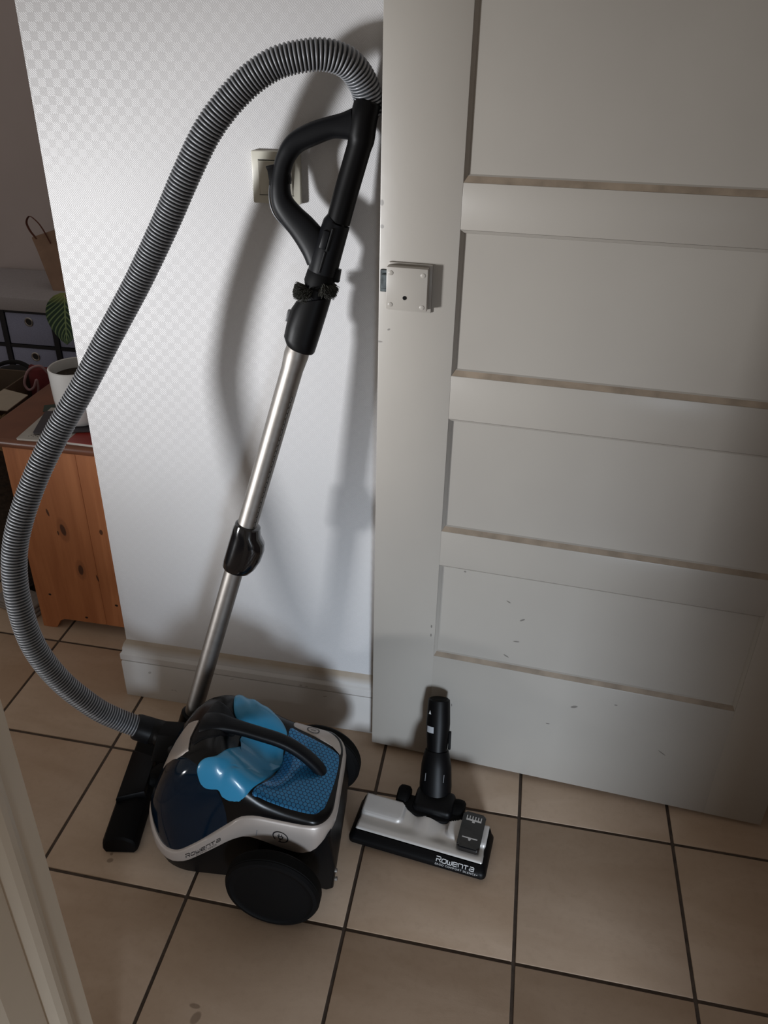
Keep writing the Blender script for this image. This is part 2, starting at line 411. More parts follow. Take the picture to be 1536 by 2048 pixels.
# upper shell in two parts: container in front, cover behind
xb = lambda v: -.150 + .135 * abs(v) ** 2.2
def shell(xa, xe, n):
    b = B(); g = []
    for i in range(n + 1):
        row = []
        for k in range(NV + 1):
            v = vs_(k); a, e = xa(v), xe(v); t = i / n; x = a + (e - a) * (t ** 2.2 if a < -.2 else 1 - (1 - t) ** 1.7); row.append(b.verts.new((x, wid(x) * v, top(x, wid(x) * v))))
        g.append(row)
    for i in range(n):
        for k in range(NV): b.faces.new((g[i][k], g[i + 1][k], g[i + 1][k + 1], g[i][k + 1]))
    return b
cont = shell(lambda v: -.2119, xb, 26); bmesh.ops.solidify(cont, geom=cont.faces[:], thickness=.004)
obj('dust_container', cont, navy, vac, angle=50)
cov = shell(xb, lambda v: .19, 36)
obj('top_cover', cov, mat('satin_black_cover', (.0025, .0025, .003), .28, spec=.3), vac, angle=50)
b = B()
rr = [Vector((.19, wid(.19) * vs_(k), top(.19, wid(.19) * vs_(k)))) for k in range(NV + 1)] + [Vector((.188, wid(.19) * -vs_(k), .05)) for k in range(0, NV + 1, 8)]
b.faces.new([b.verts.new(p) for p in rr]); bmesh.ops.solidify(b, geom=b.faces[:], thickness=.003); obj('rear_panel', b, black, vac, smooth=False)
# lower chassis
def ring_low(x):
    w_ = wid(x) * .97 + .0; zb_ = itp(ZB, x) + .012; zf = .014 + .045 * sst(-.170, -.212, x) + .03 * sst(.15, .19, x)
    pts = []
    for v in (-1, -.995, -.97, -.9, -.8, -.4, 0, .4, .8, .9, .97, .995, 1):
        z = zf + (zb_ - zf) * (0 if abs(v) < .91 else ((abs(v) - .91) / .09) ** 1.9); pts.append(Vector((x, w_ * v, z)))
    return pts
b = B(); loft(b, [ring_low(x) for x in XS], True, True); obj('lower_chassis', b, black, vac, angle=40)
# silver band round the body
def band_ring(x, y, nx, ny):
    zt_, zb_ = itp(ZS, x), itp(ZB, x); o = .0055; lip = -.012
    prof = [(-.004, zb_), (o * .6, zb_), (o, zb_ + .004), (o + .001, (zt_ + zb_) / 2), (o, zt_ - .005), (o * .4, zt_ - .0005), (-.004, zt_ + .002), (lip, zt_ + .0035), (lip, zt_ - .003)]
    return [Vector((x + nx * a, y + ny * a, z)) for a, z in prof]
plan = [(x, -wid(x)) for x in XS if x > -.2118] + [(.1905, wid(.19) * t) for t in (-.75, -.4, 0, .4, .75)] + [(x, wid(x)) for x in reversed(XS) if x > -.2118] + [(-.2119, .006), (-.212, 0), (-.2119, -.006)]
rings = []
for i, (x, y) in enumerate(plan):
    a, c = plan[i - 1], plan[(i + 1) % len(plan)]; d = Vector((c[0] - a[0], c[1] - a[1])); d.normalize() if d.length > 0 else None
    rings.append(band_ring(x, y, d.y, -d.x))
b = B(); loft(b, rings + [rings[0]], True, False); bmesh.ops.remove_doubles(b, verts=b.verts, dist=1e-6)
band = obj('silver_band', b, silver, vac, angle=40)
def stroke(pts, wd, f, closed=False):
    b = B(); P = [Vector((*p, 0)) for p in pts]; n = len(P); L = []; R_ = []
    for i in range(n):
        a = P[(i - 1) % n] if (closed or i > 0) else P[i]; c = P[(i + 1) % n] if (closed or i < n - 1) else P[i]
        d = (c - a).normalized(); q = Vector((-d.y, d.x, 0)) * (wd / 2)
        L.append(b.verts.new(f(P[i].x + q.x, P[i].y + q.y))); R_.append(b.verts.new(f(P[i].x - q.x, P[i].y - q.y)))
    for i in range(n if closed else n - 1):
        j = (i + 1) % n; b.faces.new((L[i], L[j], R_[j], R_[i]))
    return b
def merge(bms):
    o = B()
    for x in bms:
        me = bpy.data.meshes.new('m'); x.to_mesh(me); x.free(); o.from_mesh(me); bpy.data.meshes.remove(me)
    return o
def circ(r, n=32, a0=0, a1=2 * PI, cx=0, cy=0, ry=None): return [(cx + r * math.cos(a0 + (a1 - a0) * i / n), cy + (ry or r) * math.sin(a0 + (a1 - a0) * i / n)) for i in range(n if abs(a1 - a0 - 2 * PI) < 1e-6 else n + 1)]
GL = [[[(-.12, 1), (.8, 1), (.95, .88), (.95, .62), (.8, .5), (.12, .5)], [(0, 0), (0, .6)], [(.58, .5), (1, 0)]],
      [[(.12, 0), (.85, 0), (.97, .12), (.97, .63), (.85, .75), (.12, .75), (0, .63), (0, .12), (.12, 0)]],
      [[(0, .78), (0, .13), (.12, 0), (.88, 0), (1, .12), (1, .78)], [(.5, .6), (.5, 0)]],
      [[(.97, 0), (.12, 0), (0, .12), (0, .63), (.12, .75), (.85, .75), (.97, .63), (.97, .38), (.05, .38)]],
      [[(0, 0), (0, .75), (.85, .75), (.97, .63), (.97, 0)]],
      [[(-.1, .75), (.95, .75)], [(.40, .72), (.40, 0)]],
      [[(.05, .75), (.85, .75), (.97, .63), (.97, 0), (.12, 0), (0, .12), (0, .26), (.12, .38), (.95, .38)]]]
def brand(cw, ch, wd_, f):
    out = []
    for k, g in enumerate(GL):
        x0 = k * cw * 1.27
        for st in g: out.append(stroke([(x0 + x * cw, y * ch) for x, y in st], wd_, f))
    return merge(out)
# lettering and symbols on the band
def on_band(x, dz): return (x, -(wid(x) + .0070), (itp(ZS, x) + itp(ZB, x)) / 2 + dz)
def logo_map(x0, dz, slope=.86):
    def f(u, v):
        c = 1 / math.hypot(1, slope); x = x0 + u * c; xm = x - v * slope * c * .3
        p = on_band(x, dz + v); return p
    return f
obj('lettering', brand(.0118, .0108, .0019, logo_map(-.1075, -.0065)), ink, band, smooth=False)
obj('lettering', text_bm('SILENCE FORCE', .0062, logo_map(-.086, -.0135), sx=1.15, spacing=1.25), ink, band, smooth=False)
pf = lambda u, v: on_band(.092 + u, -.001 + v)
sym = merge([stroke(circ(.0145, 36, -1.9, 3.9), .0022, pf), stroke([(-.001, -.0135), (-.002, -.009), (0, -.006)], .0018, pf), stroke([(-.0045, .002), (-.0035, -.004), (0, -.006), (.0035, -.004), (.0045, .002)], .002, pf),
             stroke([(-.006, .002), (.006, .002)], .002, pf), stroke([(-.0027, .002), (-.0027, .008)], .0016, pf), stroke([(.0027, .002), (.0027, .008)], .0016, pf)])
obj('plug_symbol', sym, ink, band, smooth=False)
b = stroke([(.046, -.002), (.043, -.02)], .0012, lambda u, v: on_band(u, v + .002)); obj('seam', b, grey_ink, band, smooth=False)
def farlip(u, v): x = .122 + u; y = .0965 + v; return (x, y, top(x, y) + .0038)
obj('power_symbol', merge([stroke(circ(.0125, 28, 0, 2 * PI, 0, 0, .0085), .0018, farlip, True), stroke([(-.006, 0), (.006, 0)], .0016, farlip)]), ink, band, smooth=False)
# patches that follow the top of the body
def patch(name, poly, h, m, rings_n=10, extra=None, c=None, flat=.985, skirt=0.0):
    b = B(); n = len(poly)
    cx, cy = c if c else (sum(p[0] for p in poly) / n, sum(p[1] for p in poly) / n)
    R = []
    for k in range(rings_n, 0, -1):
        t = (k / rings_n) ** .5; rg = []
        for px_, py_ in poly:
            x, y = cx + (px_ - cx) * t, cy + (py_ - cy) * t
            hh = h * min(1, (1 - t ** 6) * 1.0 + .0) ** .5 if t < 1 else -.003
            z = top(x, max(-wid(x) * flat, min(wid(x) * flat, y))) + hh + (extra(x, y, t) if extra else 0); rg.append(Vector((x, y, z)))
        R.append(rg)
    if skirt > 0: R.insert(0, [p - Vector((0, 0, skirt)) for p in R[0]])
    vr = loft(b, R, True, False)
    cv = b.verts.new((cx, cy, top(cx, cy) + h + (extra(cx, cy, 0) if extra else 0)))
    for i in range(n): b.faces.new((vr[-1][i], vr[-1][(i + 1) % n], cv))
    return obj(name, b, m, vac, angle=60)
def dense(poly, n=4):
    P = [Vector((*p, 0)) for p in poly]; P.append(P[0]); P.append(P[1]); Q = [P[-3]] + P
    out = []
    for i in range(1, len(Q) - 2):
        a, b2, c, d = Q[i - 1:i + 3]
        for k in range(n):
            t = k / n; p = .5 * ((2 * b2) + (c - a) * t + (2 * a - 5 * b2 + 4 * c - d) * t * t + (3 * b2 - a - 3 * c + d) * t ** 3); out.append((p.x, p.y))
    return out
near = [(-.0067, .006), (-.0067, -.0046), (-.020, -.043), (-.0361, -.0773), (-.0623, -.0878), (-.0718, -.0966), (-.0655, -.1069), (-.0531, -.1107), (-.0311, -.1115), (-.0262, -.1125), (-.0181, -.1150), (.0035, -.1160), (.0186, -.1145), (.0315, -.1045), (.0505, -.065), (.0612, -.0176), (.066, .006)]
far = [(-.0075, -.006), (-.0084, .019), (-.0203, .027), (-.0315, .0383), (-.0382, .0629), (-.040, .080), (-.036, .097), (-.026, .106), (-.012, .107), (.003, .100), (.014, .099), (.026, .105), (.044, .096), (.061, .0841), (.0722, .0653), (.0695, .0374), (.066, -.006)]
def crease(x, y, t):
    ay = abs(y); g = -.006 * math.exp(-((x - (-.024 + (.11 - ay) * .5)) / .010) ** 2) * sst(.05, .105, ay)   # valley between the two lobes
    return g * (1 - t ** 8)
patch('blue_latch_cover', dense(near, 4), .009, sky, rings_n=22, extra=crease, c=(.012, -.080))
patch('blue_latch_cover', dense(far, 4), .009, sky, rings_n=22, extra=crease, c=(.014, .075))
pn = [(.0722, .0645), (.0714, .0376), (.0689, .0195), (.0625, -.0176), (.0520, -.065), (.034, -.1065), (.050, -.1072), (.0771, -.1074), (.1303, -.1074), (.150, -.106), (.1617, -.1025), (.170, -.092), (.1761, -.0811), (.1841, -.0358), (.1880, .0115), (.1868, .045), (.1779, .0590), (.1368, .0735), (.0959, .0835), (.0745, .0875)]
patch('honeycomb_panel', dense(pn, 4), .0018, hexm, rings_n=14, c=(.115, -.015))
sv = [(.078, .0935), (.0959, .0875), (.1368, .0775), (.1779, .063), (.1870, .051), (.1880, .065), (.180, .088), (.165, .102), (.14, .111), (.10, .1135), (.081, .111)]
patch('power_switch_cover', dense(sv, 4), .0025, silver, rings_n=10, c=(.13, .096))
hd_ = [(-.0950, .0117), (-.0985, -.010), (-.1015, -.0295), (-.096, -.046), (-.0902, -.0545), (-.0737, -.0457), (-.0463, -.0378), (-.0229, -.012), (-.020, .010), (-.0240, .030), (-.0460, .046), (-.0700, .060), (-.084, .042)]
patch('handle_hood', dense(hd_, 3), .003, charcoal, rings_n=10)
# carrying handle: wide hood in front, strap arching back to the rear
hp = catmull([(-.080, .002, .334), (-.066, .001, .342), (-.045, 0, .346), (-.015, 0, .339), (.03, 0, .326), (.075, 0, .311), (.11, 0, .288), (.143, 0, .252), (.166, 0, .210)], 6)
hr = []
for i, p in enumerate(hp):
    t = i / (len(hp) - 1); wv = .014 * (1 - sst(.0, .45, t)) + .0150; tv = .006 * (1 - sst(0, .35, t)) + .0105
    hr.append((tv, wv))
b = B(); tube(b, hp, hr, 20, up=(.3, 0, 1), expo=2.6); obj('carrying_handle', b, charcoal, vac, angle=50)
# silver fin between inlet and container
fin = [(-.174, -.027), (-.168, -.002), (-.155, .016), (-.140, .027), (-.127, .032), (-.112, .025), (-.0965, .0140), (-.1000, -.006), (-.1030, -.0295), (-.100, -.046), (-.0965, -.064), (-.110, -.066), (-.1232, -.0645), (-.150, -.046)]
patch('silver_fin', fin, .006, silver, rings_n=8)
# wheels
def wheel(xc, yc, sgn):
    b = B(); M = frame_M((xc, yc, .0962), (1, -.07, 0), (.07 * sgn, sgn, 0))
    lathe(b, [(.0001, -.03), (.06, -.03), (.088, -.026), (.0945, -.02), (.0945, .004), (.091, .0095), (.084, .0105), (.080, .0085), (.074, .0085), (.04, .012), (.0001, .013)], 56, M); wh = obj('wheel', b, black_matte, vac, angle=30)
    b = B(); lathe(b, [(.0935, -.018), (.0957, -.016), (.0957, .001), (.0935, .003)], 56, M, capends=False); obj('tyre', b, rubber, wh, angle=40)
    b = B(); box(b, (xc - .043, min(yc, sgn * .1) , .06), (xc + .042, max(yc, sgn * .1), .135), .01, 2); obj('axle_block', b, black, wh)
wheel(.083, -.180, -1); wheel(.124, .158, 1)
# rear tail of the chassis
b = B(); prism(b, [(.10, .12), (.10, .03), (.178, .012), (.192, .02), (.196, .09), (.188, .19), (.16, .17)], -.112, .112, .006, Matrix(((1, 0, 0, 0), (0, 0, 1, 0), (0, 1, 0, 0), (0, 0, 0, 1)))); obj('rear_bumper', b, black, vac)
for z in (.062, .035):
    b = B(); lathe(b, [(.0001, 0), (.004, 0), (.004, .005), (.0001, .006)], 10, frame_M((.194, -.098, z), (0, 1, 0), (1, 0, 0))); obj('contact_stud', b, chrome, vac)
# front castor
b = B(); lathe(b, [(.0001, -.01), (.017, -.01), (.019, -.007), (.019, .007), (.017, .01), (.0001, .01)], 20, frame_M((-.135, 0, .0192), (1, 0, 0), (0, 1, 0))); obj('castor', b, rubber, vac)

# ---- hose (world coordinates)
HP = [(.937, -.503, 1.445), (.937, -.506, 1.468), (.931, -.518, 1.494), (.913, -.537, 1.521), (.885, -.553, 1.534), (.848, -.566, 1.534), (.798, -.578, 1.521), (.746, -.59, 1.486), (.695, -.603, 1.43), (.652, -.611, 1.36), (.603, -.616, 1.272),
      (.547, -.628, 1.175), (.489, -.648, 1.08), (.433, -.675, .983), (.381, -.708, .896), (.341, -.748, .812), (.312, -.785, .726), (.300, -.808, .655), (.303, -.827, .572), (.317, -.833, .469), (.352, -.823, .371), (.406, -.803, .284), (.449, -.785, .238), (.496, -.770, .206)]
PATH = catmull(HP, 10)
PITCH = .0063; P = resample(PATH, PITCH / 6); F = frames(P); R0, R1 = .0245, .0212
b = B(); seg = 20; prev = None
prof = [R1, R1 + .0006, R0 - .0006, R0, R0, R0 - .0009]
for i, p in enumerate(P):
    t, u, v = F[i]; r = prof[i % 6] * (1 - .05 * sst(.75, 1, i / len(P)))
    ring = [b.verts.new(p + u * (r * math.cos(2 * PI * k / seg)) + v * (r * math.sin(2 * PI * k / seg))) for k in range(seg)]
    if prev:
        for k in range(seg):
            f = b.faces.new((prev[k], prev[(k + 1) % seg], ring[(k + 1) % seg], ring[k]))
            f.material_index = 1 if (i % 6) in (0, 1, 2) else 0
    prev = ring
hose = obj('hose', b, [ridge, groove], vac, world=True, angle=80)
tag(hose, 'long ribbed grey hose looping up from the canister to the grip')
# hose connector at the canister
b = B(); tube(b, catmull([(.480, -.776, .216), (.505, -.768, .201), (.535, -.768, .196), (.565, -.782, .198), (.60, -.80, .2)], 5), [.026] * 5 + [.028] * 5 + [.029] * 11, 24); con = obj('hose_connector', b, black, vac, world=True)
b = B(); tube(b, [(.478, -.777, .217), (.482, -.7755, .2145), (.506, -.7685, .2005), (.509, -.768, .2)], [.0265, .028, .029, .0275], 24); obj('collar', b, charcoal, con, world=True)
b = B(); prism(b, [(-.05, -.03), (.02, -.03), (.05, .02), (.03, .05), (-.03, .045)], -.028, .028, .008, frame_M((.575, -.79, .19), (1, .1, 0), (0, -1, .2))); obj('inlet_housing', b, black_matte, con, world=True)

# ---- wand (world coordinates)
WA = Vector((.93264, -.517, 1.43843)); WB = Vector((.58121, -.705, .20055)); wd = (WB - WA).normalized()
ST = [(-.1, -.1), (0, 0), (.18, .177), (.3009, .2943), (.42, .408), (.84, .7958), (.95, .9005), (1.41, 1.2957), (1.56, 1.4457)]
at = lambda s: WA + wd * itp(ST, s)  # s: metres down from the top
pu = Vector((-1, 0, 0)); pu = (pu - wd * pu.dot(wd)).normalized()   # sideways (towards the left)
pn_ = wd.cross(pu)
def seg_tube(name, prof, m, parent, seg=24, angle=35):
    b = B(); tube(b, [at(s) for s, r in prof], [r for s, r in prof], seg, up=pu); return obj(name, b, m, parent, world=True, angle=angle)
sp_ = lambda s, u, n=0.0: at(s) + pu * u + pn_ * n
# swivel barrel and straight neck of the grip
b = B(); q = [(-.030, .002, .0205), (-.027, .002, .0226), (.0, .001, .0230), (.026, -.003, .0235), (.033, -.005, .0222), (.044, -.005, .0208), (.12, -.005, .0210), (.172, -.006, .0210)]
tube(b, [sp_(s, u) for s, u, r in q], [r for s, u, r in q], 28, up=pu); grip = obj('grip_neck', b, black, vac, world=True)
b = B(); q = [(.172, -.005, .022), (.174, -.004, .0238), (.235, -.003, .0262), (.262, -.004, .0262), (.30, -.003, .023), (.345, -.002, .021)]
tube(b, [sp_(s, u) for s, u, r in q], [(r * (1.0), r) for s, u, r in q], 28, up=pu); obj('lower_socket', b, charcoal, grip, world=True)
# loop handle
q = [(.012, .014, .026), (.019, .030, .021), (.028, .050, .018), (.046, .076, .0188), (.070, .102, .0178), (.098, .1125, .0158), (.127, .1125, .0156), (.154, .1065, .0172), (.173, .096, .0195), (.188, .076, .0218), (.204, .048, .025), (.224, .022, .027), (.25, .006, .022)]
cp = catmull([sp_(s, u) for s, u, r in q], 5); rr_ = catmull([Vector((r, 0, 0)) for s, u, r in q], 5)
b = B(); F_ = frames(cp, None)
rings = []
for i, p in enumerate(cp):
    t = (cp[min(i + 1, len(cp) - 1)] - cp[max(i - 1, 0)]).normalized(); sd = pn_.cross(t).normalized(); r = rr_[i].x; ring = []
    for k in range(20):
        a = 2 * PI * k / 20; ring.append(p + sd * (r * math.copysign(abs(math.cos(a)) ** .8, math.cos(a))) + pn_ * (min(r, .0165) * math.copysign(abs(math.sin(a)) ** .8, math.sin(a))))
    rings.append(ring)
loft(b, rings, True, True); loop = obj('loop_handle', b, charcoal, vac, world=True, angle=50)
# bright piping on the outer edge of the loop
b = B(); tube(b, catmull([sp_(s, u, -.002) for s, u in ((.135, .1292), (.162, .1247), (.183, .1165), (.20, .101), (.219, .066), (.234, .043), (.252, .031))], 5), .0016, 8); obj('edge_trim', b, mat('dark_grey_trim', (.06, .065, .075), .35), loop, world=True)
# finger trigger and inner button
Mh = frame_M(sp_(0, 0, 0), pu, pn_); toM = lambda s, u: (u, -itp(ST, s) if (pn_.cross(pu)).dot(wd) < 0 else itp(ST, s))
b = B(); prism(b, [toM(s, u) for s, u in ((.112, .124), (.1215, .1405), (.1245, .1395), (.127, .134), (.137, .1295), (.150, .127), (.15, .116), (.118, .116))], -.009, .009, .0015, Mh); obj('trigger', b, black, loop, world=True)
b = B(); prism(b, [toM(s, u) for s, u in ((.118, .100), (.128, .0945), (.137, .0925), (.139, .096), (.136, .104))], -.007, .007, .001, Mh); obj('release_button', b, charcoal, loop, world=True)
# raised ribs on the socket
for s0, s1, u0 in ((.182, .222, -.006), (.225, .262, -.004)):
    b = B(); tube(b, [sp_(s0, u0, 0) - pn_ * 0, sp_(s1, u0, 0)], .003, 8)
    # moved to the side that faces the room
    sgn = -1 if pn_.y > 0 else 1
    bmesh.ops.translate(b, verts=b.verts, vec=pn_ * (sgn * .0245)); obj('rib', b, black, grip, world=True)
front = pn_ * (-1 if pn_.y > 0 else 1)
b = B(); box(b, (-.006, -.016, -.004), (.006, .016, .004), .002, 2, frame_M(sp_(.205, .003) + front * .0235, pu, front)); obj('slide_button', b, charcoal, grip, world=True)
b = B(); prism(b, [toM(s, u) for s, u in ((.249, -.024), (.249, -.0345), (.272, -.0375), (.275, -.024))], -.008, .008, .0015, Mh); obj('brush_clip', b, black, grip, world=True)
# moulded lettering down the neck
def neck(u, v):
    a = v / .0212; return sp_(.066 + u, -.005) + front * (.0214 * math.cos(a)) + pu * (.0214 * math.sin(a))
ct = 1
def neck2(u, v):
    a = (v - .003 + .004) / .0212; return sp_(.146 - u, -.005) + front * (.0214 * math.cos(a)) + pu * (.0214 * math.sin(a))
obj('lettering', text_bm('ERGO COMFORT SILENCE', .0075, neck2, sx=1.0, spacing=1.0), grey_ink, grip, smooth=False)
# dusting brush parked on the socket: collar and two tufts
b = B(); tube(b, [sp_(.262, -.004), sp_(.268, -.004), sp_(.288, -.003), sp_(.296, -.002)], [.0245, .0268, .0268, .0235], 24, up=pu); br = obj('dusting_brush', b, black_matte, vac, world=True)
def tuft(name, cs, cu, ang, n, ln, spread):
    b = B(); rnd = random.Random(n)
    for k in range(n):
        a = rnd.uniform(-1, 1); base = sp_(cs + rnd.uniform(-.006, .006), cu) ; side = math.copysign(1, cu)
        rad = (pu * side * math.cos(a * spread) + front * abs(math.sin(a * spread)) * (1 if a > -.6 else -1)).normalized()
        p0 = sp_(cs + rnd.uniform(-.007, .007) , -.003) + rad * .022; d = (rad * 1.0 + wd * rnd.uniform(ang - .5, ang + .5) + Vector((rnd.uniform(-.2, .2), rnd.uniform(-.2, .2), rnd.uniform(-.2, .2)))).normalized()
        tube(b, [p0, p0 + d * ln * .6, p0 + d * ln + wd * .002], [.0009, .0008, .0004], 4)
    return tag(obj(name, b, bristle, br, world=True, smooth=False), kind='stuff')
tuft('bristles', .304, .02, .35, 700, .019, 1.5); tuft('bristles', .286, -.02, .4, 380, .017, 1.2)
# sleeve of the wand: slanted mouth, bulged left side
b = B(); rings = []
def sleeve_ring(s0, ul, ur, tilt, rn):
    ring = []
    for k in range(28):
        a = 2 * PI * k / 28; c, sn = math.cos(a), math.sin(a); u = (ul + ur) / 2 + (ul - ur) / 2 * math.copysign(abs(c) ** .85, c)
        ring.append(sp_(s0 + tilt * (u - (ul + ur) / 2), u, rn * math.copysign(abs(sn) ** .85, sn)))
    return ring
rings = [sleeve_ring(.316, .022, -.028, .45, .019), sleeve_ring(.317, .0265, -.0325, .46, .0255), sleeve_ring(.34, .0315, -.0325, .20, .0275), sleeve_ring(.375, .0325, -.032, .05, .0275), sleeve_ring(.402, .0310, -.0315, 0, .027), sleeve_ring(.4155, .0225, -.031, -.02, .0255), sleeve_ring(.4185, .017, -.0295, -.02, .024)]
loft(b, rings, True, True); sl = obj('wand_sleeve', b, black, vac, world=True)
b = B(); box(b, (-.003, -.011, -.006), (.004, .011, .006), .0015, 2, frame_M(sp_(.363, .033), pu, front)); obj('release_button', b, mat('grey_button', (.09, .09, .095), .4), sl, world=True)
seg_tube('upper_tube', [(.405, .0215), (.424, .0225), (.430, .0232), (.440, .0225), (.462, .0208), (.86, .0203)], chrome, vac)
# notched rail on the back of the upper tube
b = B(); 
for k in range(26): box(b, (-.0025, -.0055, -.002), (.0025, .0055, .002), .001, 1, frame_M(sp_(.52 + k * .0125, -.0168) + front * .0108, front, pu * -1))
obj('notched_rail', b, mat('dark_steel', (.12, .115, .11), .35, metal=1), vac, world=True)
seg_tube('lower_tube', [(.86, .0196), (1.42, .0196)], chrome, vac)
b = B(); rings = []
for s0, ul, ur, tl, rn in ((.832, .0205, -.0235, .0, .0215), (.835, .0245, -.0275, .0, .025), (.850, .0262, -.033, -.12, .0262), (.862, .0265, -.0445, -.12, .0265), (.878, .0268, -.0485, -.1, .0268), (.905, .027, -.0475, -.05, .0268), (.93, .0272, -.0415, .0, .0265), (.944, .0262, -.034, .0, .0255), (.949, .0225, -.026, 0, .0225)):
    rings.append(sleeve_ring(s0, ul, ur, tl, rn))
loft(b, rings, True, True); obj('tube_clamp', b, black_gloss, vac, world=True)
# elbow and parked hard-floor head at the foot of the wand
seg_tube('foot_collar', [(1.404, .022), (1.408, .0262), (1.45, .0272), (1.457, .025)], black, vac)
b = B(); tube(b, catmull([sp_(1.44, 0), sp_(1.50, 0), Vector((.525, -.742, .060)), Vector((.485, -.765, .036)), Vector((.452, -.775, .032))], 5), [.0245] * 11 + [.022] * 10, 20); obj('foot_elbow', b, black_matte, vac, world=True)
hd = Vector((.053, -.31, 0)).normalized(); hm = frame_M((.4600, -.775, 0), hd, (0, 0, 1))   # x runs towards the camera
b = B()
sec = [(-.036, .004), (-.040, .012), (-.038, .028), (-.030, .043), (-.012, .050), (.014, .050), (.032, .040), (.040, .022), (.038, .008), (.034, .004)]
rings = []
for x, k in ((-.162, .86), (-.158, .96), (-.15, 1.0), (.15, 1.0), (.158, .96), (.162, .86)):
    rings.append([hm @ Vector((x, y * k, .004 + (z - .004) * k)) for y, z in sec])
loft(b, rings, True, True); hh = obj('hard_floor_head', b, black_matte, vac, world=True)
b = B(); box(b, (-.15, -.034, .0005), (.15, .034, .006), .001, 1, hm); tag(obj('bristle_strip', b, bristle, hh, world=True), kind='stuff')
b = B(); prism(b, [(-.07, -.03), (.07, -.03), (.05, .03), (-.05, .03)], .035, .062, .006, hm); obj('head_housing', b, black, hh, world=True)

# ================================================================== FLOOR NOZZLE
nz = thing('floor_nozzle', 'silver and black floor nozzle lying on the tiles with its neck against the door', 'nozzle', (1.115, -.8265, 0), math.radians(-6.6))
def rrect(x0, x1, y0, y1, r, n=5):
    out = []
    for cx, cy, a0 in ((x1 - r, y1 - r, 0), (x0 + r, y1 - r, PI / 2), (x0 + r, y0 + r, PI), (x1 - r, y0 + r, 1.5 * PI)):
        for k in range(n + 1): a = a0 + PI / 2 * k / n; out.append((cx + r * math.cos(a), cy + r * math.sin(a)))
    return out
def ztop(y): return .030 + (.040 - .030) * (y - .018) / .09
b = B(); o_ = rrect(-.152, .152, 0, .112, .012); rings = []
for ins, z in ((.004, .003), (0, .007), (0, .016), (.003, .022)): rings.append([Vector((x * (1 - ins / .152), .056 + (y - .056) * (1 - ins / .056), z)) for x, y in o_])
def insr(ix, y0, y1): return rrect(-.152 + ix, .152 - ix, y0, y1, .010)
rings.append([Vector((x, y, ztop(y) - .003)) for x, y in insr(.008, .012, .110)]); rings.append([Vector((x, y, ztop(y) - .0005)) for x, y in insr(.010, .0165, .1085)]); rings.append([Vector((x, y, ztop(y) - .004)) for x, y in insr(.013, .021, .106)])
loft(b, rings, True, True); base = obj('nozzle_base', b, black, nz, angle=40)
# sculpted silver top plate
NX, NY = 120, 44
def relief(x, y):
    v = (y - .020) / .087
    h = 0.0
    # raised flat pads at the two back corners
    def pad(cx, w_, v0):
        d = max(abs(x - cx) - w_ + .018, 0); e = max(v0 + .20 - v, 0) / .20; r = math.hypot(d / .018, e); return 1 - sst(.55, 1.0, r)
    p = max(pad(-.095, .052, .40), pad(.100, .052, .40)); h += .006 * p
    h += .0035 * math.exp(-((v - .12) / .2) ** 2)
    # hollow along the middle and towards the joint
    h -= .0035 * math.exp(-((v - .36) / .14) ** 2) * sst(.0, .05, abs(x))
    h += .007 * math.exp(-((x - .008) / .016) ** 2) * sst(.15, .75, v)
    h -= .004 * (math.exp(-((x + .022) / .010) ** 2) + math.exp(-((x - .04) / .010) ** 2)) * sst(.25, .8, v)
    return h, p
b = B(); g = []; cl = {}
for j in range(NY + 1):
    row = []
    for i in range(NX + 1):
        x = -.1405 + .281 * i / NX; y = .020 + .087 * j / NY; h, p = relief(x, y)
        e = min(i, NX - i) / NX * .281; e2 = min(j, NY - j) / NY * .087; fall = 1 - min(1, min(e, e2) / .0035)
        row.append(b.verts.new((x, y, ztop(y) + h - .0035 * fall ** 2)))
    g.append(row)
for j in range(NY):
    for i in range(NX):
        x = -.1405 + .281 * (i + .5) / NX; y = .020 + .087 * (j + .5) / NY
        # the joint bites a bay out of the back edge
        if ((x - .012) / .072) ** 2 + ((y - .112) / .026) ** 2 < 1: continue
        f = b.faces.new((g[j][i], g[j][i + 1], g[j + 1][i + 1], g[j + 1][i])); f.material_index = 1 if relief(x, y)[1] > .97 else 0
plate = obj('top_plate', b, [nozsil, nozpad], nz, angle=60)
# back bay and joint
b = B(); lathe(b, [(.0001, .01), (.066, .01), (.070, .03), (.066, .041), (.05, .044), (.0001, .044)], 40, Matrix.Translation((.012, .112, 0)) @ Matrix.Diagonal((1.06, .41, 1, 1))); obj('joint_bay', b, black_matte, nz)
b = B(); box(b, (-.034, .094, .014), (.056, .158, .060), .012, 3); obj('joint_block', b, black, nz)
for x0 in (-.064, .062):
    b = B(); lathe(b, [(.0001, -.014), (.022, -.014), (.0265, -.010), (.0275, -.004), (.0275, .004), (.0265, .010), (.022, .014), (.0001, .014)], 28, frame_M((x0 + .003, .132, .028), (0, 1, 0), (1, 0, 0))); wv = obj('roller', b, rubber, nz)
    b = B(); lathe(b, [(.0001, -.0148), (.014, -.0148), (.014, .0148), (.0001, .0148)], 20, frame_M((x0 + .003, .132, .028), (0, 1, 0), (1, 0, 0))); obj('hub', b, black, wv)
b = B(); box(b, (-.068, .124, .02), (.072, .140, .036), .004, 2); obj('axle', b, black, nz)
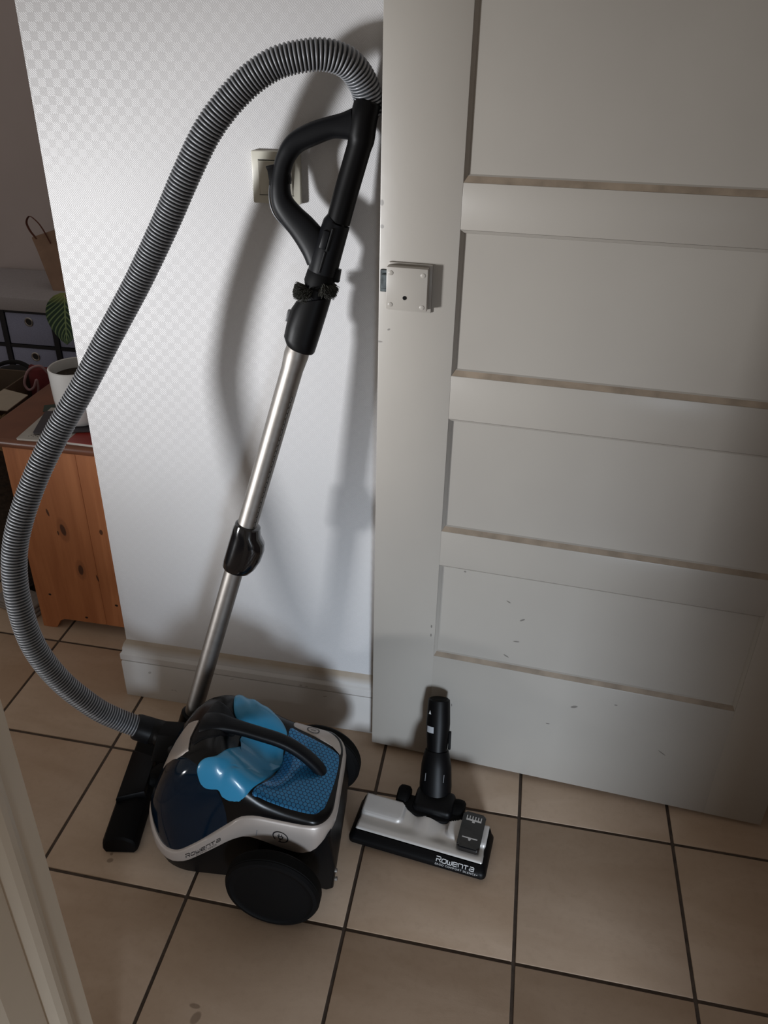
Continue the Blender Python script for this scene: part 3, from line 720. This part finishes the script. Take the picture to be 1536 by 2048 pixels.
# pedal with the two floor symbols
PZ = .050
b = B(); prism(b, rrect(.0800, .1300, .034, .124, .007), .034, PZ, .0035); ped = obj('pedal', b, black_gloss, nz)
fp = lambda u, v: (.105 + u, .079 + v, PZ + .0004)
def quad(x0, y0, x1, y1): b = B(); b.faces.new([b.verts.new(fp(x, y)) for x, y in ((x0, y0), (x1, y0), (x1, y1), (x0, y1))]); return b
br1 = [quad(-.0165, .0225, .0165, .027)] + [quad(-.0165 + k * .0062, .027, -.0145 + k * .0062, .0355) for k in range(6)] + [quad(-.003, .0185, .003, .0225)]
obj('brush_symbol', merge(br1), white_ink, ped, smooth=False)
obj('flat_symbol', merge([quad(-.0165, -.0225, .0165, -.0195), quad(-.003, -.0255, .003, -.0225), quad(-.0015, -.028, .0015, -.0255)]), white_ink, ped, smooth=False)
# neck: swivel and tube leaning on the door
NA = Vector((1.1385, -.672, .055)); NB = Vector((1.1265, -.571, .232)); nd = (NB - NA).normalized()
sx_ = Vector((1, 0, 0)); sx_ = (sx_ - nd * sx_.dot(nd)).normalized()
na = lambda s: NA + nd * s; NL = (NB - NA).length
b = B(); tube(b, [na(-.02), na(-.015), na(.01), na(.055), na(.075), na(.088)], [(.027, .022), (.035, .028), (.0365, .03), (.034, .03), (.030, .028), (.0265, .024)], 28, up=sx_); obj('swivel', b, black, nz, world=True)
b = B(); tube(b, [na(.08), na(.10), na(.13), na(.15), na(NL - .01), na(NL - .002), na(NL)], [(.0235, .0225), (.0238, .0225), (.0262, .0235), (.0272, .0235), (.0252, .0235), (.0245, .0228), (.022, .021)], 28, up=sx_); nk = obj('neck_tube', b, black, nz, world=True)
b = B(); tube(b, [na(NL - .0005), na(NL + .0006)], .019, 24, up=sx_); obj('tube_mouth', b, black_matte, nk, world=True)
nfront = nd.cross(sx_); nfront = nfront if nfront.y < 0 else -nfront
def nsurf(u, v, R=.0268): a = u / R; return na(v) + sx_ * (R * math.sin(a)) + nfront * (R * .92 * math.cos(a))
b = B(); b.faces.new([b.verts.new(nsurf(u, v)) for u, v in ((-.024, .172), (-.0165, .172), (-.020, .181))]); obj('arrow_symbol', b, white_ink, nk, world=True, smooth=False)
b = B(); gq = [[b.verts.new(nsurf(-.027 + .019 * i / 4, v, .0278)) for i in range(5)] for v in (.131, .145)]
for i in range(4): b.faces.new((gq[0][i], gq[0][i + 1], gq[1][i + 1], gq[1][i]))
obj('paper_label', b, mat('grey_label', (.42, .44, .47), .5), nk, world=True, smooth=False)
b = B(); box(b, (-.003, -.02, -.006), (.003, .02, .006), .0015, 2, frame_M(na(.112) + sx_ * .0275, sx_, nfront)); obj('clip', b, black_matte, nk, world=True)
for s in (-.02, .021):
    b = stroke([(s - .002, 0), (s - .001, .011)], .0012, lambda u, v: na(.025 + v * 1.6) + sx_ * u + nfront * .0285); obj('moulded_mark', b, grey_ink, nz, world=True, smooth=False)
# lettering on the black front face
def nface(u, v):
    t = v / .02; return (u, -.0004 + .0117 * max(0, v - .0015) / .0105, .0165 + v * .83)
def nlogo(u, v):
    y0, z0, y1, z1 = .0012, .0190, .0118, .0262; t = v / math.hypot(y1 - y0, z1 - z0); return (u, y0 + (y1 - y0) * t - .0010, z0 + (z1 - z0) * t + .0016)
obj('lettering', brand(.0093, .0100, .0017, lambda u, v: nlogo(.046 + u, .0028 + v)), white_ink, base, smooth=False)
obj('lettering', text_bm('ERGO COMFORT SILENCE+', .0062, lambda u, v: nlogo(.044 + u, -.0036 + v * .8), sx=1.1, spacing=1.12), white_ink, base, smooth=False)

# ================================================================== BACKGROUND ROOM
def pine():
    m = bpy.data.materials.new('orange_pine'); m.use_nodes = True; t = NT(m)
    x, y, z = t.xyz(t.co())
    st = t.n('ShaderNodeMapping', i={0: t.co(), 3: (16.0, 16.0, 1.1)}).outputs[0]
    n = t.noise(2.2, 4, st, .55, .8)
    c = t.mix(t.ramp(n, .3, .7), (.42, .148, .056), (.56, .22, .09))
    kn = t.spots(x, z, [(.051, .357, .009, .022, .15), (.081, .227, .009, .020, -.05), (.015, .409, .004, .014, .2), (.034, .345, .003, .009, .1), (.165, .365, .006, .010, 0), (.128, .205, .003, .014, .2)])
    hl = t.spots(x, z, [(-.035, .123, .0055, .0042, 0), (.172, .116, .006, .0045, 0), (.069, .055, .0055, .004, 0)])
    ring = t.spots(x, z, [(.051, .357, .02, .045, .1), (.081, .227, .018, .04, 0)])
    c = t.mix(t.m('MULTIPLY', ring, .35), c, (.16, .05, .02)); c = t.mix(t.m('MULTIPLY', kn, .85), c, (.035, .012, .008)); c = t.mix(hl, c, (.008, .004, .003))
    t.put(t.b.inputs['Base Color'], c); t.b.inputs['Roughness'].default_value = .38; return m
pinem = pine()
topwood = mat('red_brown_stained_wood', (.18, .065, .034), .35, var=.15, vscale=12)
ch = thing('pine_chest', 'low orange pine chest with a red-brown top behind the wall corner', 'chest', (0, 0, 0))
b = B(); box(b, (-.148, -.292, .602), (.34, .50, .628), .011, 4); obj('chest_top', b, topwood, ch)
P_ = Matrix(((1, 0, 0, 0), (0, 0, 1, 0), (0, 1, 0, 0), (0, 0, 0, 1)))
def arch(xa, xb_): # lower edge of a board with the cut-out foot
    def zz_(x):
        if x < -.038 or x > .262: return 0.0
        return .038 * min(1, sst(-.038, -.012, x) , sst(.262, .236, x)) if True else 0
    n = 14; lo = [(xa + (xb_ - xa) * k / n, zz_(xa + (xb_ - xa) * k / n)) for k in range(n + 1)]
    return lo + [(xb_, .603), (xa, .603)]
for xa, xb_ in ((-.079, .1298), (.1302, .32)):
    b = B(); prism(b, arch(xa, xb_), -.280, -.262, .0008, P_, 1); obj('side_board', b, pinem, ch)
b = B(); box(b, (-.075, -.262, .05), (-.06, .48, .603)); obj('front_panel', b, pinem, ch, smooth=False)
b = B(); box(b, (-.075, .48, 0), (.32, .498, .603)); obj('side_board', b, pinem, ch, smooth=False)
b = B(); box(b, (-.06, -.262, .06), (.32, .48, .075)); obj('bottom_board', b, pinem, ch, smooth=False)

# magazines, cards, pot and plant on the chest
mz = thing('magazine', 'white magazine lying on the chest top under the grey notebook', 'magazine', (.055, -.19, .628), .06)
mw = mat('magazine_white', (.47, .45, .42), .5, var=.06, vscale=40); mr = mat('magazine_red', (.30, .028, .02), .4); mg = mat('grey_cover', (.055, .05, .06), .55); pg_ = mat('paper_edges', (.55, .52, .48), .8)
b = B(); box(b, (-.085, -.092, 0), (.06, .10, .0055), .001, 1); obj('page_block', b, pg_, mz)
b = B(); box(b, (-.0855, -.0925, .0055), (.06, .10, .0065), .0003, 1); obj('cover', b, mw, mz)
for k in range(9):
    b = B(); box(b, (-.06 + .004 * k, -.078 + (k % 3) * .006, .0065), (-.058 + .004 * k, -.075 + (k % 3) * .006, .0067)); obj('printed_dot', b, ink, mz, smooth=False)
rz_ = thing('red_booklet', 'red booklet with white page edges on the chest beside the wall corner', 'booklet', (.19, -.185, .628), -.03)
b = B(); box(b, (-.075, -.098, 0), (.10, .085, .007), .001, 1); obj('page_block', b, pg_, rz_)
b = B(); box(b, (-.0755, -.0985, .007), (.10, .085, .008), .0003, 1); obj('cover', b, mr, rz_)
gn = thing('grey_notebook', 'dark grey notebook turned askew under the white plant pot', 'notebook', (.083, -.175, .6365), .30)
b = B(); box(b, (-.095, -.062, 0), (.105, .07, .0055), .001, 1); obj('page_block', b, mat('dark_page_edges', (.09, .08, .085), .8), gn)
b = B(); box(b, (-.096, -.063, .0055), (.105, .07, .0065), .0003, 1); obj('cover', b, mg, gn)
gc = thing('green_card', 'small dark green card on the chest top behind the magazine', 'card', (-.035, -.085, .628), .45)
b = B(); box(b, (-.028, -.02, 0), (.045, .025, .0012), .0003, 1); obj('card_sheet', b, mat('dark_green_card', (.025, .05, .04), .5), gc)
pot = thing('plant_pot', 'white glazed plant pot standing on the notebook on the chest', 'pot', (.103, -.170, .6432))
glaze = mat('white_glaze', (.66, .66, .65), .22, coat=.3, var=.015)
b = B(); lathe(b, [(.0001, 0), (.036, 0), (.045, .004), (.054, .018), (.0605, .04), (.064, .075), (.066, .148), (.066, .154), (.0635, .1565), (.0605, .155), (.0598, .150), (.058, .128), (.0001, .125)], 48); obj('pot_body', b, glaze, pot)
b = B(); lathe(b, [(.0001, .131), (.03, .1315), (.0575, .129), (.0575, .120), (.0001, .12)], 32); so = obj('soil', b, mat('dark_potting_soil', (.03, .021, .015), .95, var=.6, vscale=200, bump=.8, bscale=180), pot)
pl = thing('calathea_plant', 'striped prayer plant with dark green leaves growing in the white pot', 'plant', (.135, -.150, .772))
stem_m = mat('dry_brown_stem', (.16, .11, .045), .7, var=.3, vscale=80)
def leaf_mat():
    m = bpy.data.materials.new('striped_leaf'); m.use_nodes = True; t = NT(m)
    u, v, _ = t.xyz(t.n('ShaderNodeUVMap').outputs[0])
    a = t.m('ABSOLUTE', t.m('SUBTRACT', u, .5)); k = t.m('SINE', t.m('MULTIPLY', t.m('ADD', v, t.m('MULTIPLY', a, -.75)), 60.0))
    st = t.ramp(k, .35, .75); mid = t.ramp(a, .025, .012)
    c = t.mix(st, (.012, .035, .016), (.16, .22, .09)); c = t.mix(mid, c, (.2, .26, .1))
    c = t.mix(t.m('MULTIPLY', t.ramp(v, .22, .02), .8), c, (.26, .27, .07))
    t.put(t.b.inputs['Base Color'], c); t.b.inputs['Roughness'].default_value = .4; return m
leafm = leaf_mat()
def leaf(base, dirv, side, length, width, droop):
    b = B(); uv = b.loops.layers.uv.new('UVMap'); n, mN = 14, 8; d = Vector(dirv).normalized(); s = Vector(side).normalized(); g = []; p = Vector(base)
    for i in range(n + 1):
        t = i / n; wv = width * (math.sin(PI * min(1, t ** .8 * .97 + .03)) ** .75) + .0004
        row = []
        for j in range(mN + 1):
            q = j / mN * 2 - 1; row.append((b.verts.new(p + s * (wv * q) + Vector((0, 0, 1)) * (.10 * wv * q * q)), j / mN, t))
        g.append(row); d = (d + Vector((0, 0, -droop / n))).normalized(); p = p + d * (length / n)
    for i in range(n):
        for j in range(mN):
            q4 = (g[i][j], g[i][j + 1], g[i + 1][j + 1], g[i + 1][j]); f = b.faces.new([x[0] for x in q4])
            for lp, x in zip(f.loops, q4): lp[uv].uv = (x[1], x[2])
    bmesh.ops.solidify(b, geom=b.faces[:], thickness=.0008)
    return obj('leaf', b, leafm, pl, world=True)
for (x0, y0), (x1, y1, z1) in (((.132, -.150), (.102, -.152, .982)), ((.140, -.146), (.150, -.150, .86)), ((.128, -.140), (.118, -.13, .84)), ((.148, -.156), (.19, -.14, .90))):
    b = B(); tube(b, catmull([(x0, y0, .7755), ((x0 + x1) / 2 + .004, (y0 + y1) / 2, (.766 + z1) / 2), (x1, y1, z1)], 5), .003, 8); obj('stem', b, stem_m, pl, world=True)
leaf((.100, -.150, .985), (.10, -.45, -.95), (1, .25, 0), .128, .047, .5)
leaf((.150, -.150, .858), (-.35, -.3, -.8), (.9, -.3, -.2), .07, .022, .6)
leaf((.19, -.14, .90), (.6, .2, .6), (-.3, .9, 0), .12, .035, 1.4)
leaf((.118, -.13, .84), (-.2, .5, .3), (.9, .3, 0), .05, .016, 1.0)

# storage unit with fabric drawers
su = thing('drawer_unit', 'black framed storage unit with grey fabric drawers against the far wall', 'storage unit', (0, 0, 0))
fab = mat('grey_blue_fabric', (.31, .335, .48), .95, var=.1, vscale=300, bump=.4, bscale=900); frm = mat('black_frame', (.007, .008, .014), .5)
topf = mat('grey_top_fabric', (.38, .36, .38), .9, var=.08, vscale=200, bump=.3, bscale=900)
X_ = [-1.163 + .235 * k for k in range(4)]
b = B(); box(b, (-1.18, .985, .513), (-.44, 1.39, .572), .006, 2); obj('padded_top', b, topf, su)
for x in X_: b = B(); box(b, (x - .012, 1.0, 0), (x + .012, 1.385, .513)); obj('upright', b, frm, su, smooth=False)
for z in (.02, .197, .353, .507): b = B(); box(b, (X_[0], 1.002, z - .007), (X_[3], 1.384, z + .007)); obj('shelf', b, frm, su, smooth=False)
ringm = mat('steel_ring', (.45, .44, .43), .3, metal=1)
for i in range(3):
    for z0, z1 in ((.028, .189), (.205, .345), (.361, .499)):
        b = B(); box(b, (X_[i] + .014, 1.004, z0), (X_[i + 1] - .014, 1.37, z1), .004, 2); dr = obj('fabric_drawer', b, fab, su)
        M = frame_M(((X_[i] + X_[i + 1]) / 2 + .003, 1.0045, (z0 + z1) / 2 + .033), (1, 0, 0), (0, -1, 0))
        b = B(); lathe(b, [(.013, 0), (.02, 0), (.0205, .002), (.018, .004), (.0145, .004), (.013, .002)], 24, M, capends=False); obj('grommet', b, ringm, dr)
        b = B(); lathe(b, [(.0001, 0), (.0138, 0), (.0138, .0012), (.0001, .0012)], 24, M); obj('grommet_hole', b, ink, dr)
# paper bag leaning on the unit
bag = thing('paper_bag', 'brown paper carrier bag with a loop handle standing tilted on the drawer unit', 'bag', (-.735, 1.165, .572))
kraft = mat('brown_kraft_paper', (.29, .185, .13), .85, var=.12, vscale=20, bump=.2, bscale=60)
def bagpt(u, v, w_):   # u across, v up, w_ depth; flattened towards the top, leaning to the left
    return Vector((u - v * .40, w_ * (1 - .8 * min(1, v / .2)) + .02 * v, v * .96 + u * .33 * min(1, v * 5)))
b = B(); rings = []
for v in (0.0, .01, .05, .10, .16, .215, .216):
    k = .055 if v < .216 else .004
    rings.append([bagpt(0, v, -k), bagpt(.12, v, -k), bagpt(.26, v, -k), bagpt(.26, v, k), bagpt(.12, v, k), bagpt(0, v, k)])
loft(b, rings, True, True); obj('bag_body', b, kraft, bag, smooth=False)
b = B(); tube(b, catmull([bagpt(.020, .205, -.064), bagpt(.010, .24, -.060), bagpt(.012, .275, -.05), bagpt(.035, .293, -.03), bagpt(.055, .27, -.05), bagpt(.066, .235, -.064), bagpt(.074, .175, -.066)], 6), [(.0012, .007)] * 37, 8); obj('bag_handle', b, mat('red_brown_strap', (.13, .045, .03), .8), bag)
# clutter left of the chest
cb = thing('cardboard_box', 'open brown cardboard box with a pale flap beside the chest', 'box', (-.495, .16, 0))
card = mat('brown_cardboard', (.12, .085, .06), .85, var=.06); pale = mat('pale_cardboard', (.40, .345, .28), .85, var=.04)
for lo, hi in (((-.13, -.16, 0), (-.125, .16, .55)), ((.125, -.16, 0), (.13, .16, .55)), ((-.125, -.16, 0), (.125, -.155, .55)), ((-.125, .155, 0), (.125, .16, .55)), ((-.125, -.155, .0), (.125, .155, .005))):
    b = B(); box(b, lo, hi, .001, 1); obj('box_side', b, card, cb)
b = B(); prism(b, [(.131, -.15), (.235, -.145), (.232, -.028), (.131, .0)], .551, .554, .0005, Matrix.Translation((0, 0, 0))); obj('box_flap', b, pale, cb, smooth=False)
tt = thing('red_tote_bag', 'dark red tote bag with a pale pink cord handle standing beyond the chest', 'bag', (-.285, .30, 0))
redm = mat('dark_red_cloth', (.13, .015, .018), .9, var=.2)
b = B(); rings = []
for z, kx, ky in ((0, .055, .04), (.01, .06, .05), (.2, .066, .055), (.4, .068, .05), (.55, .072, .03), (.575, .07, .018)):
    rings.append([Vector((kx * math.copysign(abs(math.cos(a)) ** .6, math.cos(a)), ky * math.copysign(abs(math.sin(a)) ** .6, math.sin(a)), z + .006 * math.sin(3 * a + z * 9))) for a in [2 * PI * k / 24 for k in range(24)]])
loft(b, rings); obj('tote_body', b, redm, tt)
b = B(); tube(b, catmull([(.02, -.03, .565), (.0, -.045, .60), (-.03, -.06, .592), (-.045, -.07, .565), (-.05, -.072, .54), (-.038, -.072, .525), (-.02, -.07, .535), (-.008, -.066, .56), (-.010, -.062, .53), (-.02, -.06, .50)], 8), .0042, 10); obj('cord_handle', b, mat('pale_pink_cord', (.36, .22, .24), .7), tt)
db = thing('dark_duffel_bag', 'black fabric bag on the floor in front of the drawer unit', 'bag', (-.62, .66, 0))
blkf = mat('black_fabric', (.006, .006, .008), .95, bump=.3)
b = B(); rings = []
for k in range(15):
    t = k / 14 * 2 - 1; r = (1 - abs(t) ** 4) ** .5 if abs(t) < 1 else .05; r = max(r, .12)
    rings.append([Vector((.24 * t, .15 * r * math.copysign(abs(math.cos(a)) ** .8, math.cos(a)), .2 + .2 * r * math.copysign(abs(math.sin(a)) ** .8, math.sin(a)))) for a in [2 * PI * i / 24 for i in range(24)]])
loft(b, rings); obj('bag_body', b, blkf, db)
b = B(); tube(b, catmull([(-.1, -.11, .35), (-.08, -.08, .43), (0, -.06, .455), (.08, -.08, .43), (.1, -.11, .35)], 6), .008, 8); obj('bag_handle', b, blkf, db)
wk = thing('wicker_basket', 'dark wicker basket with a tan rope rim standing left of the chest', 'basket', (-.235, -.06, 0))
wick = mat('dark_wicker', (.028, .02, .014), .8, var=.5, vscale=90)
b = B(); lathe(b, [(.0001, 0), (.085, 0), (.10, .10), (.113, .30), (.116, .52), (.111, .52), (.106, .30), (.095, .10), (.0001, .012)], 36); obj('basket_body', b, wick, wk)
for k in range(16):
    b = B(); z = .03 + k * .031; r = .0865 + .034 * (z / .52) + .001; r = min(r, .114); tube(b, [(r * math.cos(a), r * math.sin(a), z + .004 * math.sin(12 * a)) for a in [2 * PI * i / 48 for i in range(49)]], .0045, 6, caps=False); obj('woven_strand', b, wick, wk)
b = B(); tube(b, [(.114 * math.cos(a), .114 * math.sin(a), .52 + .003 * math.sin(40 * a)) for a in [2 * PI * i / 160 for i in range(161)]], .006, 8, caps=False); obj('basket_rim', b, mat('tan_rope', (.28, .19, .10), .8, var=.4, vscale=120), wk)
tw = thing('folded_towel', 'pale folded towel lying on the floor left of the chest', 'towel', (-.185, -.215, 0), -.25)
twm = mat('pale_terry', (.30, .275, .255), .95, var=.1, vscale=90, bump=.5, bscale=500)
for k in range(3):
    b = B(); box(b, (-.085 + .002 * k, -.035, .0005 + k * .012), (.075 - .004 * k, .045, .012 + k * .012), .005, 3); obj('towel_fold', b, twm, tw)
